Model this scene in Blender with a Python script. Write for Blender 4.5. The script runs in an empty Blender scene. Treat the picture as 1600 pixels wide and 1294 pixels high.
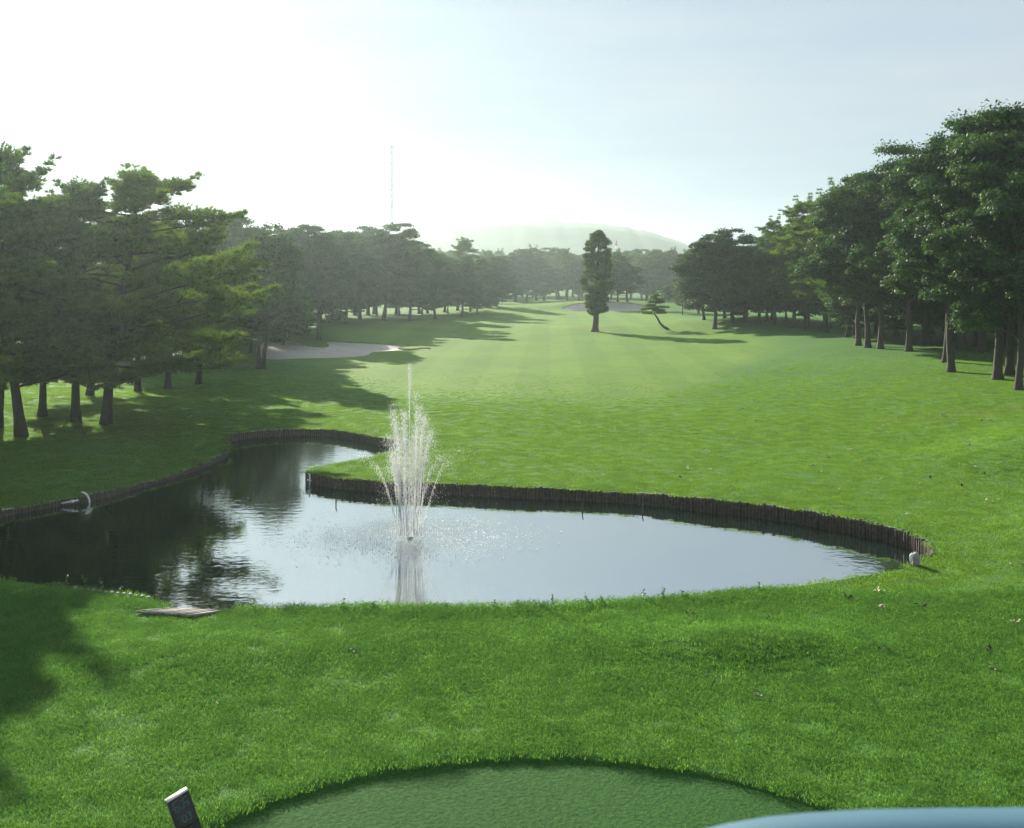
import bpy, math, random
import numpy as np
from mathutils import Vector, Matrix
from mathutils.geometry import delaunay_2d_cdt

SC = bpy.context.scene
COL = SC.collection
R = math.radians

# ------------------------------------------------------------------ camera
EYE = 7.5                     # eye height of the terrace above the fairway
FPX, CX, HZ = 1715.0, 800.0, 430.0   # survey of the photograph: focal length in pixels, centre, horizon row
cam_d = bpy.data.cameras.new('camera')
cam = bpy.data.objects.new('camera', cam_d); COL.objects.link(cam)
cam.location = (0, 0, EYE); cam.rotation_euler = (R(90), 0, 0)
cam_d.sensor_fit = 'HORIZONTAL'; cam_d.sensor_width = 36
cam_d.lens = 36 * FPX / 1600
cam_d.shift_y = -(647 - HZ) / 1600
cam_d.clip_start = 0.1; cam_d.clip_end = 9000
cam_d.dof.use_dof = True; cam_d.dof.focus_distance = 45; cam_d.dof.aperture_fstop = 3.2
SC.camera = cam

# ------------------------------------------------------------------ sky, sun, exposure
SUN_AZ, SUN_EL = R(24.5), R(22.3)        # left of straight ahead, above the horizon
world = bpy.data.worlds.new('World'); SC.world = world; world.use_nodes = True
wn, wl = world.node_tree.nodes, world.node_tree.links
wn.clear()
sky = wn.new('ShaderNodeTexSky'); sky.sky_type = 'NISHITA'; sky.sun_disc = False
sky.sun_elevation = SUN_EL; sky.sun_rotation = -SUN_AZ
sky.air_density = 1.0; sky.dust_density = .4; sky.ozone_density = 2.0
bg = wn.new('ShaderNodeBackground'); bg.inputs[1].default_value = 0.05
wo = wn.new('ShaderNodeOutputWorld')
# thin high cloud: streaky veil over the whole sky
tc = wn.new('ShaderNodeTexCoord'); mp = wn.new('ShaderNodeMapping'); mp.inputs['Scale'].default_value = (1.2, 1.2, 9)
mp.inputs['Rotation'].default_value = (0, R(8), 0)
nz = wn.new('ShaderNodeTexNoise'); nz.inputs['Scale'].default_value = 2.2; nz.inputs['Detail'].default_value = 6
cr = wn.new('ShaderNodeValToRGB')
cr.color_ramp.elements[0].position = .32; cr.color_ramp.elements[0].color = (.56, .70, .82, 1)
cr.color_ramp.elements[1].position = .70; cr.color_ramp.elements[1].color = (.72, .79, .85, 1)
gain = wn.new('ShaderNodeMix'); gain.data_type = 'RGBA'; gain.blend_type = 'MULTIPLY'; gain.inputs[0].default_value = 1; gain.inputs[7].default_value = (7.0, 7.1, 7.3, 1)
mx = wn.new('ShaderNodeMix'); mx.data_type = 'RGBA'; mx.inputs[0].default_value = .90
wl.new(tc.outputs['Generated'], mp.inputs[0]); wl.new(mp.outputs[0], nz.inputs['Vector'])
wl.new(nz.outputs[0], cr.inputs[0]); wl.new(cr.outputs[0], gain.inputs[6]); wl.new(gain.outputs[2], mx.inputs[7])
wl.new(sky.outputs[0], mx.inputs[6]); wl.new(mx.outputs[2], bg.inputs[0]); wl.new(bg.outputs[0], wo.inputs[0])

sd = bpy.data.lights.new('sun', 'SUN'); sd.energy = 5.0; sd.angle = R(0.53); sd.color = (1.0, 0.93, 0.80)
sun = bpy.data.objects.new('sun', sd); COL.objects.link(sun)
sdir = Vector((-math.sin(SUN_AZ) * math.cos(SUN_EL), math.cos(SUN_AZ) * math.cos(SUN_EL), math.sin(SUN_EL)))
sun.rotation_euler = sdir.to_track_quat('Z', 'Y').to_euler(); sun.location = sdir * 300

vs = SC.view_settings
vs.view_transform = 'Standard'; vs.look = 'None'; vs.gamma = 1; vs.exposure = 1.25; vs.use_curve_mapping = False
cy = SC.cycles
cy.use_denoising = True
try: cy.denoiser = 'OPENIMAGEDENOISE'
except Exception: pass
cy.max_bounces = 6; cy.diffuse_bounces = 3; cy.glossy_bounces = 3; cy.transmission_bounces = 4; cy.volume_bounces = 0
cy.caustics_reflective = False; cy.caustics_refractive = False
cy.sample_clamp_indirect = 4

# ------------------------------------------------------------------ helpers
def tag(o, label=None, cat=None, group=None, kind=None):
    if label: o['label'] = label
    if cat: o['category'] = cat
    if group: o['group'] = group
    if kind: o['kind'] = kind
    return o
def link(o, parent=None):
    COL.objects.link(o)
    if parent is not None: o.parent = parent
    return o
def empty(name, loc=(0, 0, 0), rz=0):
    o = bpy.data.objects.new(name, None); COL.objects.link(o)
    o.location = loc; o.rotation_euler = (0, 0, rz); o.empty_display_size = .3
    return o
def mesh_np(name, verts, faces, smooth=False):
    """faces: list of int arrays (n,3) / (n,4)"""
    me = bpy.data.meshes.new(name)
    verts = np.asarray(verts, dtype=np.float32)
    faces = [np.asarray(f, dtype=np.int32) for f in faces if len(f)]
    nl = sum(f.size for f in faces); npol = sum(len(f) for f in faces)
    me.vertices.add(len(verts)); me.vertices.foreach_set('co', verts.ravel())
    me.loops.add(nl); me.loops.foreach_set('vertex_index', np.concatenate([f.ravel() for f in faces]))
    tot = np.concatenate([np.full(len(f), f.shape[1], np.int32) for f in faces])
    st = np.concatenate([[0], np.cumsum(tot)[:-1]]).astype(np.int32)
    me.polygons.add(npol); me.polygons.foreach_set('loop_start', st); me.polygons.foreach_set('loop_total', tot)
    if smooth: me.polygons.foreach_set('use_smooth', np.ones(npol, bool))
    me.update(calc_edges=True)
    return me
def obj(name, me, mat=None, parent=None, loc=None):
    o = bpy.data.objects.new(name, me)
    if mat is not None and not me.materials: me.materials.append(mat)
    link(o, parent)
    if loc is not None: o.location = loc
    return o
def tone(me, vals):
    at = me.attributes.new('tone', 'FLOAT', 'POINT'); at.data.foreach_set('value', np.asarray(vals, np.float32))
    return me
class MB:
    """collects tubes, boxes and loose faces into one mesh"""
    def __init__(s): s.v, s.t, s.q, s.n = [], [], [], 0
    def add(s, v, t=(), q=()):
        v = np.asarray(v, float).reshape(-1, 3)
        if len(t): s.t.append(np.asarray(t, int) + s.n)
        if len(q): s.q.append(np.asarray(q, int) + s.n)
        s.v.append(v); s.n += len(v)
    def tube(s, pts, rad, sides=6, cap=True, sq=1.0):
        pts = np.asarray(pts, float); n = len(pts)
        rad = np.broadcast_to(np.asarray(rad, float), (n,))
        tan = np.gradient(pts, axis=0); tan /= np.linalg.norm(tan, axis=1)[:, None] + 1e-9
        ref = np.array([0, 0, 1.]) if abs(tan[0, 2]) < .9 else np.array([1., 0, 0])
        a = np.arange(sides) * 2 * math.pi / sides
        vs_ = []
        for p, t, r in zip(pts, tan, rad):
            u = np.cross(t, ref); u /= np.linalg.norm(u) + 1e-9; w = np.cross(t, u)
            vs_.append(p + r * (np.cos(a)[:, None] * u + sq * np.sin(a)[:, None] * w))
        q = []
        for i in range(n - 1):
            for k in range(sides):
                k2 = (k + 1) % sides
                q.append((i * sides + k, i * sides + k2, (i + 1) * sides + k2, (i + 1) * sides + k))
        v = np.concatenate(vs_); t3 = []
        if cap:
            v = np.concatenate([v, pts[:1], pts[-1:]]); c0, c1 = n * sides, n * sides + 1
            for k in range(sides):
                k2 = (k + 1) % sides
                t3.append((c0, k2, k)); t3.append((c1, (n - 1) * sides + k, (n - 1) * sides + k2))
        s.add(v, t3, q)
    def box(s, lo, hi, M=None):
        x0, y0, z0 = lo; x1, y1, z1 = hi
        v = np.array([(x0, y0, z0), (x1, y0, z0), (x1, y1, z0), (x0, y1, z0), (x0, y0, z1), (x1, y0, z1), (x1, y1, z1), (x0, y1, z1)], float)
        if M is not None: v = np.array([tuple(M @ Vector(p)) for p in v])
        s.add(v, (), [(0, 3, 2, 1), (4, 5, 6, 7), (0, 1, 5, 4), (1, 2, 6, 5), (2, 3, 7, 6), (3, 0, 4, 7)])
    def mesh(s, name, smooth=False):
        return mesh_np(name, np.concatenate(s.v), [np.concatenate(f) for f in (s.t, s.q) if f], smooth)

# ------------------------------------------------------------------ materials
def mat(name):
    m = bpy.data.materials.new(name); m.use_nodes = True
    m.node_tree.nodes.clear()
    N, L = m.node_tree.nodes, m.node_tree.links
    out = N.new('ShaderNodeOutputMaterial')
    return m, N, L, out
def nd(N, t, **kw):
    n = N.new(t)
    for k, v in kw.items():
        if k.startswith('i_'):
            key = k[2:]; key = int(key) if key.isdigit() else key.replace('_', ' ')
            n.inputs[key].default_value = v
        else: setattr(n, k, v)
    return n
def ramp(N, stops, interp='LINEAR'):
    n = N.new('ShaderNodeValToRGB'); e = n.color_ramp; e.interpolation = interp
    while len(e.elements) < len(stops): e.elements.new(.5)
    for el, (p, c) in zip(e.elements, stops): el.position = p; el.color = (*c, 1) if len(c) == 3 else c
    return n
def mixc(N, L, fac, a, b, mode='MIX'):
    n = N.new('ShaderNodeMix'); n.data_type = 'RGBA'; n.blend_type = mode
    for k, s_ in ((0, fac), (6, a), (7, b)):
        if isinstance(s_, (int, float)): n.inputs[k].default_value = s_
        elif isinstance(s_, tuple): n.inputs[k].default_value = (*s_, 1)
        else: L.new(s_, n.inputs[k])
    return n.outputs[2]
def simple(name, c, rough=.6, scale=8, var=.25, bump=.0, metallic=0, spec=.5):
    m, N, L, out = mat(name)
    g = nd(N, 'ShaderNodeNewGeometry'); n = nd(N, 'ShaderNodeTexNoise', i_Scale=scale, i_Detail=4)
    L.new(g.outputs['Position'], n.inputs['Vector'])
    a = tuple(x * (1 - var) for x in c); b = tuple(min(1, x * (1 + var)) for x in c)
    rp = ramp(N, [(.3, a), (.7, b)]); L.new(n.outputs[0], rp.inputs[0])
    p = nd(N, 'ShaderNodeBsdfPrincipled', i_Roughness=rough, i_Metallic=metallic)
    p.inputs['Specular IOR Level'].default_value = spec
    L.new(rp.outputs[0], p.inputs['Base Color'])
    if bump:
        b_ = nd(N, 'ShaderNodeBump', i_Strength=bump, i_Distance=.02); L.new(n.outputs[0], b_.inputs['Height']); L.new(b_.outputs[0], p.inputs['Normal'])
    L.new(p.outputs[0], out.inputs[0])
    return m
def leaf_mat(name, c1, c2, trans=.35, gloss=.12, rough=.3, tint=(1.25, 1.15, .5), scale=.7, world=False):
    m, N, L, out = mat(name)
    oi = nd(N, 'ShaderNodeObjectInfo'); tcn = nd(N, 'ShaderNodeTexCoord')
    n = nd(N, 'ShaderNodeTexNoise', i_Scale=scale, i_Detail=4); L.new(nd(N, 'ShaderNodeNewGeometry').outputs['Position'] if world else tcn.outputs['Object'], n.inputs['Vector'])
    n2 = nd(N, 'ShaderNodeAttribute', attribute_name='tone')
    ad = nd(N, 'ShaderNodeMath', operation='MULTIPLY_ADD', i_1=.3); L.new(oi.outputs['Random'], ad.inputs[0])
    s1 = nd(N, 'ShaderNodeMath', operation='MULTIPLY_ADD', i_1=.42 if world else .6, i_2=-.12 if world else -.22); L.new(n.outputs[0], s1.inputs[0])
    s2 = nd(N, 'ShaderNodeMath', operation='MULTIPLY_ADD', i_1=.55); L.new(n2.outputs['Fac'], s2.inputs[0]); L.new(s1.outputs[0], s2.inputs[2])
    L.new(s2.outputs[0], ad.inputs[2])
    rp = ramp(N, [(.1, c1), (.9, c2)]); L.new(ad.outputs[0], rp.inputs[0])
    d = nd(N, 'ShaderNodeBsdfDiffuse'); t = nd(N, 'ShaderNodeBsdfTranslucent')
    L.new(rp.outputs[0], d.inputs[0]); L.new(mixc(N, L, 1.0, rp.outputs[0], tint, 'MULTIPLY'), t.inputs[0])
    a = nd(N, 'ShaderNodeMixShader', i_0=trans); L.new(d.outputs[0], a.inputs[1]); L.new(t.outputs[0], a.inputs[2])
    if gloss:
        g = nd(N, 'ShaderNodeBsdfGlossy', i_Roughness=rough); g.inputs[0].default_value = (1, 1, 1, 1)
        fr = nd(N, 'ShaderNodeFresnel', i_IOR=1.45)
        ml = nd(N, 'ShaderNodeMath', operation='MULTIPLY', i_1=gloss * 8); L.new(fr.outputs[0], ml.inputs[0]); ml.use_clamp = True
        b = nd(N, 'ShaderNodeMixShader'); L.new(ml.outputs[0], b.inputs[0]); L.new(a.outputs[0], b.inputs[1]); L.new(g.outputs[0], b.inputs[2])
        a = b
    L.new(a.outputs[0], out.inputs[0])
    return m
M_BROAD = leaf_mat('broad_leaves', (.012, .048, .020), (.060, .135, .030), .38, .003, .5)
M_PINE = leaf_mat('pine_needles', (.034, .090, .028), (.14, .24, .048), .52, .0, .4)
M_SUGI = leaf_mat('cedar_sprays', (.035, .085, .03), (.10, .17, .05), .4, .0, .5)
M_BLADE = leaf_mat('grass_blades', (.036, .124, .040), (.172, .375, .084), .58, .0, .45, (1.5, 1.35, .7), 1.7, True)
M_FAIRB = leaf_mat('fairway_blades', (.050, .135, .034), (.215, .395, .072), .58, .0, .45, (1.5, 1.35, .7), 1.1, True)
M_TEEB = leaf_mat('tee_blades', (.022, .085, .020), (.060, .155, .034), .4, .0, .45, (1.3, 1.2, .7), 1.7, True)
M_WEED = leaf_mat('weed_leaves', (.06, .12, .03), (.12, .20, .05), .4, .02, .5)

def bark_mat(name, c):
    m, N, L, out = mat(name)
    tcn = nd(N, 'ShaderNodeTexCoord'); mpn = nd(N, 'ShaderNodeMapping'); mpn.inputs['Scale'].default_value = (7, 7, 1.6)
    L.new(tcn.outputs['Object'], mpn.inputs[0])
    n = nd(N, 'ShaderNodeTexNoise', i_Scale=2.2, i_Detail=6); L.new(mpn.outputs[0], n.inputs['Vector'])
    rp = ramp(N, [(.3, tuple(x * .5 for x in c)), (.7, c)]); L.new(n.outputs[0], rp.inputs[0])
    p = nd(N, 'ShaderNodeBsdfPrincipled', i_Roughness=.9); L.new(rp.outputs[0], p.inputs['Base Color'])
    b_ = nd(N, 'ShaderNodeBump', i_Strength=.8, i_Distance=.05); L.new(n.outputs[0], b_.inputs['Height']); L.new(b_.outputs[0], p.inputs['Normal'])
    L.new(p.outputs[0], out.inputs[0]); return m
M_BARK = bark_mat('grey_brown_bark', (.075, .058, .045))
M_PBARK = bark_mat('red_brown_pine_bark', (.05, .034, .026))

def ground_mat():
    m, N, L, out = mat('turf')
    g = nd(N, 'ShaderNodeNewGeometry'); pos = g.outputs['Position']
    aR = nd(N, 'ShaderNodeAttribute', attribute_name='rough'); aD = nd(N, 'ShaderNodeAttribute', attribute_name='dirt')
    aT = nd(N, 'ShaderNodeAttribute', attribute_name='tee')
    big = nd(N, 'ShaderNodeTexNoise', i_Scale=.09, i_Detail=4); L.new(pos, big.inputs['Vector'])
    med = nd(N, 'ShaderNodeTexNoise', i_Scale=.9, i_Detail=5, i_Roughness=.65); L.new(pos, med.inputs['Vector'])
    fin = nd(N, 'ShaderNodeTexNoise', i_Scale=14, i_Detail=4, i_Roughness=.7); L.new(pos, fin.inputs['Vector'])
    # mowing bands running up the fairway
    sx = nd(N, 'ShaderNodeSeparateXYZ'); L.new(pos, sx.inputs[0])
    sk = nd(N, 'ShaderNodeMath', operation='MULTIPLY_ADD', i_1=-.035); L.new(sx.outputs[1], sk.inputs[0]); L.new(sx.outputs[0], sk.inputs[2])
    wv = nd(N, 'ShaderNodeMath', operation='MULTIPLY', i_1=1.25); L.new(sk.outputs[0], wv.inputs[0])
    sn = nd(N, 'ShaderNodeMath', operation='SINE'); L.new(wv.outputs[0], sn.inputs[0])
    sm = nd(N, 'ShaderNodeMath', operation='MULTIPLY_ADD', i_1=2.2, i_2=.5, use_clamp=True); L.new(sn.outputs[0], sm.inputs[0])
    fair = mixc(N, L, sm.outputs[0], (.098, .185, .022), (.112, .203, .026))
    rmix = ramp(N, [(.3, (.058, .140, .030)), (.72, (.074, .170, .034))]); L.new(med.outputs[0], rmix.inputs[0])
    fm = ramp(N, [(.25, (.86, .86, .86)), (.75, (1.12, 1.12, 1.12))]); L.new(med.outputs[0], fm.inputs[0])
    fair2 = mixc(N, L, 1.0, fair, fm.outputs[0], 'MULTIPLY')
    c = mixc(N, L, aR.outputs['Fac'], fair2, rmix.outputs[0])
    tee = ramp(N, [(.3, (.018, .070, .014)), (.7, (.034, .100, .020))]); L.new(fin.outputs[0], tee.inputs[0])
    c = mixc(N, L, aT.outputs['Fac'], c, tee.outputs[0])
    bm_ = ramp(N, [(.3, (.8, .86, .8)), (.7, (1.15, 1.1, 1.05))]); L.new(big.outputs[0], bm_.inputs[0])
    c = mixc(N, L, .8, c, bm_.outputs[0], 'MULTIPLY')
    fb = ramp(N, [(.3, (.7, .74, .68)), (.62, (1.15, 1.15, 1.1))]); L.new(fin.outputs[0], fb.inputs[0])
    c = mixc(N, L, .75, c, fb.outputs[0], 'MULTIPLY')
    dn = nd(N, 'ShaderNodeMath', operation='MULTIPLY'); L.new(aD.outputs['Fac'], dn.inputs[0])
    dr = nd(N, 'ShaderNodeMapRange'); dr.inputs[1].default_value = .42; dr.inputs[2].default_value = .56; L.new(med.outputs[0], dr.inputs[0]); L.new(dr.outputs[0], dn.inputs[1])
    c = mixc(N, L, dn.outputs[0], c, (.16, .10, .055))
    p = nd(N, 'ShaderNodeBsdfPrincipled', i_Roughness=.85); p.inputs['Specular IOR Level'].default_value = .06
    L.new(c, p.inputs['Base Color'])
    p.inputs['Sheen Weight'].default_value = .0; p.inputs['Sheen Roughness'].default_value = .4; p.inputs['Sheen Tint'].default_value = (.6, .9, .2, 1)
    b1 = nd(N, 'ShaderNodeBump', i_Strength=.75, i_Distance=.05); L.new(fin.outputs[0], b1.inputs['Height'])
    b2 = nd(N, 'ShaderNodeBump', i_Strength=.04, i_Distance=.25); L.new(med.outputs[0], b2.inputs['Height']); L.new(b1.outputs[0], b2.inputs['Normal'])
    L.new(b2.outputs[0], p.inputs['Normal']); L.new(p.outputs[0], out.inputs[0])
    return m
M_TURF = ground_mat()
M_SAND = simple('bunker_sand', (.46, .42, .37), .95, 3, .12, .3, spec=.1)
M_STAKE = simple('weathered_shaded_timber', (.065, .052, .04), .85, 9, .45, .4)  # wood darkened to carry the shade on the wall's near face
M_BACK = simple('dark_wet_earth', (.035, .03, .022), .9, 5, .4, .5)
M_PLANK = simple('grey_deck_timber', (.20, .19, .16), .8, 11, .35, .4)
M_WHITE = simple('white_painted_plastic', (.72, .74, .74), .35, 5, .08)
M_CONC = simple('light_and_shade_grey', (.26, .25, .23), .8, 14, .2, .4)  # grey stands for the drain pipe's shade and the edging stakes' sunlit tops
M_RAIL = simple('pale_blue_painted_metal', (.055, .135, .185), .45, 3, .06)
M_SLAB = simple('terrace_plaster', (.45, .44, .42), .85, 2, .1)
M_MARK = simple('black_painted_marker', (.018, .017, .016), .55, 20, .3)
M_MTOP = simple('sunlit_marker_top', (.66, .62, .55), .6, 12, .05)  # pale colour stands for sun on the marker's top face
M_TEAL = simple('faded_blue_lettering', (.055, .12, .14), .6, 12, .1)
M_STEEL = simple('galvanised_steel', (.35, .36, .37), .5, 2, .1, metallic=.3)
M_RED = simple('red_mast_paint', (.45, .10, .07), .6, 1, .1)
M_HILL = simple('wooded_hill', (.05, .09, .06), .95, .02, .3)
M_DRY = simple('dry_leaf', (.40, .33, .22), .8, 6, .4)
M_CLOD = simple('dark_leaf_litter', (.06, .04, .025), .9, 6, .4)

def water_mat():
    m, N, L, out = mat('pond_water')
    g = nd(N, 'ShaderNodeNewGeometry'); pos = g.outputs['Position']
    mpn = nd(N, 'ShaderNodeMapping'); mpn.inputs['Scale'].default_value = (.75, 1.25, 1); mpn.inputs['Rotation'].default_value = (0, 0, R(8)); L.new(pos, mpn.inputs[0])
    n1 = nd(N, 'ShaderNodeTexNoise', i_Scale=2.6, i_Detail=2, i_Roughness=.5); L.new(mpn.outputs[0], n1.inputs['Vector'])
    n2 = nd(N, 'ShaderNodeTexNoise', i_Scale=9, i_Detail=2); L.new(mpn.outputs[0], n2.inputs['Vector'])
    # rings and chop where the spray falls back
    vm = nd(N, 'ShaderNodeVectorMath', operation='DISTANCE'); L.new(pos, vm.inputs[0]); vm.inputs[1].default_value = (-3.08, 33.0, -.42)
    fall = nd(N, 'ShaderNodeMapRange'); fall.inputs[1].default_value = 1.4; fall.inputs[2].default_value = 3.6; fall.inputs[3].default_value = 1; fall.inputs[4].default_value = 0
    L.new(vm.outputs['Value'], fall.inputs[0])
    n3 = nd(N, 'ShaderNodeTexNoise', i_Scale=7, i_Detail=4, i_Roughness=.7); L.new(pos, n3.inputs['Vector'])
    ch = nd(N, 'ShaderNodeMath', operation='MULTIPLY'); L.new(n3.outputs[0], ch.inputs[0]); L.new(fall.outputs[0], ch.inputs[1])
    s = nd(N, 'ShaderNodeMath', operation='MULTIPLY_ADD', i_1=.22); L.new(n2.outputs[0], s.inputs[0]); L.new(n1.outputs[0], s.inputs[2])
    s2 = nd(N, 'ShaderNodeMath', operation='MULTIPLY_ADD', i_1=4.5); L.new(ch.outputs[0], s2.inputs[0]); L.new(s.outputs[0], s2.inputs[2])
    b = nd(N, 'ShaderNodeBump', i_Strength=.13, i_Distance=.03); L.new(s2.outputs[0], b.inputs['Height'])
    d = nd(N, 'ShaderNodeBsdfDiffuse'); d.inputs[0].default_value = (.010, .022, .014, 1)
    gl = nd(N, 'ShaderNodeBsdfGlossy', i_Roughness=.03); gl.inputs[0].default_value = (.95, .97, 1, 1); L.new(b.outputs[0], gl.inputs['Normal'])
    fr = nd(N, 'ShaderNodeFresnel', i_IOR=14); L.new(b.outputs[0], fr.inputs['Normal'])
    a = nd(N, 'ShaderNodeMixShader'); L.new(fr.outputs[0], a.inputs[0]); L.new(d.outputs[0], a.inputs[1]); L.new(gl.outputs[0], a.inputs[2])
    L.new(a.outputs[0], out.inputs[0]); return m
M_WATER = water_mat()
def spray_mat():
    m, N, L, out = mat('spray_drops')
    d = nd(N, 'ShaderNodeBsdfDiffuse'); d.inputs[0].default_value = (.9, .92, .93, 1)
    t = nd(N, 'ShaderNodeBsdfTranslucent'); t.inputs[0].default_value = (.95, .96, .95, 1)
    gl = nd(N, 'ShaderNodeBsdfGlossy', i_Roughness=.15)
    a = nd(N, 'ShaderNodeMixShader', i_0=.8); L.new(d.outputs[0], a.inputs[1]); L.new(t.outputs[0], a.inputs[2])
    b = nd(N, 'ShaderNodeMixShader', i_0=.1); L.new(a.outputs[0], b.inputs[1]); L.new(gl.outputs[0], b.inputs[2])
    L.new(b.outputs[0], out.inputs[0]); return m
M_SPRAY = spray_mat()

# ------------------------------------------------------------------ terrain shape
WATER = -0.42
def sstep(a, b, v):
    t = np.clip((v - a) / (b - a), 0, 1); return t * t * (3 - 2 * t)
MOUNDS = [  # x, y, rx, ry, turn, height
    (27, 46, 9, 3.2, .35, 1.0), (24, 35.5, 7, 2.6, .5, .75), (-27, 58, 9, 12, 0, .8), (4.6, 22.2, 2.6, 1.1, 0, .22),
    (-6, 21.8, 3.2, 1.3, .1, .12), (38, 150, 26, 14, .1, 1.0), (-42, 165, 26, 30, .3, 2.2), (20, 229.5, 24, 4, 0, 2.2),
    (11, 148, 4, 4, 0, .35), (60, 100, 20, 40, 0, 1.2), (-60, 110, 25, 60, 0, 1.2), (-8, 215, 14, 12, 0, .9), (44, 108, 7, 7, 0, .6), (-18, 47.5, 3.5, 1.6, .5, .25),
    (-16.5, 36.3, 3.4, 3.4, 0, -.22), (-13.4, 41, 3.2, 3.2, 0, -.2), (-12.3, 46.6, 3, 3, 0, -.2), (-11.8, 52.6, 3, 3, 0, -.15)]
def H(x, y):
    x = np.asarray(x, float); y = np.asarray(y, float)
    z = .06 * np.sin(x * .31 + y * .13) * np.sin(y * .21 - x * .07 + 1) + .03 * np.sin(x * .9 + 1.3) * np.sin(y * .7)
    z = z * sstep(12, 30, y) * sstep(900, 300, y)
    z = z + 1.1 * sstep(13, 34, x) * sstep(22, 40, y) * sstep(260, 120, y)
    for mx_, my, rx, ry, rot, a in MOUNDS:
        c, s = math.cos(rot), math.sin(rot); dx, dy = x - mx_, y - my
        u, v = (c * dx + s * dy) / rx, (-s * dx + c * dy) / ry
        z = z + a * np.exp(-(u * u + v * v))
    return z
def spot(u, v):
    """ground point the survey photograph shows at (u, v)"""
    lo, hi = 6.0, 900.0
    for d in np.geomspace(8, 900, 900):
        if EYE - (v - HZ) / FPX * d <= float(H((u - CX) / FPX * d, d)): hi = d; break
        lo = d
    for _ in range(30):
        d = (lo + hi) / 2
        if EYE - (v - HZ) / FPX * d <= float(H((u - CX) / FPX * d, d)): hi = d
        else: lo = d
    x = (u - CX) / FPX * hi
    return (x, hi, float(H(x, hi)))
def spline(pts, step):
    """closed Catmull-Rom resampled at about `step` metres"""
    P = np.array(pts, float); n = len(P); out = []
    for i in range(n):
        p0, p1, p2, p3 = P[(i - 1) % n], P[i], P[(i + 1) % n], P[(i + 2) % n]
        k = max(2, int(np.linalg.norm(p2 - p1) / step))
        for t in np.arange(k) / k:
            out.append(.5 * ((2 * p1) + (-p0 + p2) * t + (2 * p0 - 5 * p1 + 4 * p2 - p3) * t * t + (-p0 + 3 * p1 - 3 * p2 + p3) * t ** 3))
    return np.array(out)
def inside(poly, x, y):
    x = np.asarray(x); y = np.asarray(y); r = np.zeros(x.shape, bool)
    px, py = poly[:, 0], poly[:, 1]; j = len(poly) - 1
    for i in range(len(poly)):
        c = ((py[i] > y) != (py[j] > y)) & (x < (px[j] - px[i]) * (y - py[i]) / (py[j] - py[i] + 1e-12) + px[i])
        r ^= c; j = i
    return r
def edge_dist(poly, x, y):
    P = np.stack([np.asarray(x), np.asarray(y)], -1); d = np.full(P.shape[:-1], 1e9)
    for i in range(len(poly)):
        a, b = poly[i - 1], poly[i]; ab = b - a
        t = np.clip(((P - a) @ ab) / (ab @ ab + 1e-12), 0, 1)
        d = np.minimum(d, np.linalg.norm(P - a - t[..., None] * ab, axis=-1))
    return d

near_px = [(-160, 893), (0, 906), (80, 916), (160, 927), (222, 938), (262, 951), (330, 953), (450, 950), (640, 950), (800, 948), (950, 942), (1100, 932),
           (1200, 922), (1300, 908), (1380, 895), (1430, 884), (1456, 870), (1461, 856)]
far_px = [(1443, 841), (1400, 825), (1340, 811), (1260, 797), (1180, 786), (1100, 778), (1000, 770), (900, 764), (800, 759), (700, 755), (600, 751), (535, 746),
          (495, 741), (481, 736), (497, 729), (540, 722), (580, 713), (618, 703), (638, 694), (622, 688), (590, 682), (560, 676), (520, 671), (470, 670), (400, 673),
          (357, 679), (347, 685), (354, 695), (348, 707), (325, 719), (290, 733), (230, 752), (150, 770), (80, 783), (0, 797), (-160, 822), (-240, 850)]
P_near = [spot(*p)[:2] for p in near_px]; P_far = [spot(*p)[:2] for p in far_px]
POND = spline(P_near + P_far, .3)
ang = np.arange(120) * 2 * math.pi / 120
TEE = np.stack([.4 + 5.4 * np.cos(ang), 12.4 + 4.78 * np.sin(ang)], -1)
TEE_IN = np.stack([.4 + 5.36 * np.cos(ang), 12.4 + 4.74 * np.sin(ang)], -1)
b1_px = [(400, 549), (412, 561), (470, 561), (540, 559), (572, 556), (582, 551), (606, 549), (640, 548), (672, 546), (668, 543.5), (640, 545.5), (622, 544), (640, 541), (655, 540),
         (600, 537), (560, 535), (512, 533.5), (514, 540), (500, 541.5), (470, 537), (452, 531.5), (425, 531), (404, 538)]
BUNK = [spline([spot(*p)[:2] for p in b1_px], .8)]
b2c = (20 * 1.0, 219)
BUNK.append(spline([(10.4, 225), (13, 223.2), (18, 222.4), (23, 222.5), (26.5, 223.4), (28, 225.2), (26, 227), (22, 227.7), (16, 227.7), (12, 227)], .8))
BUNK.append(spline([(-7, 240), (-2, 236), (6, 236), (9, 239), (4, 243), (-3, 244)], 1.0))

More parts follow.
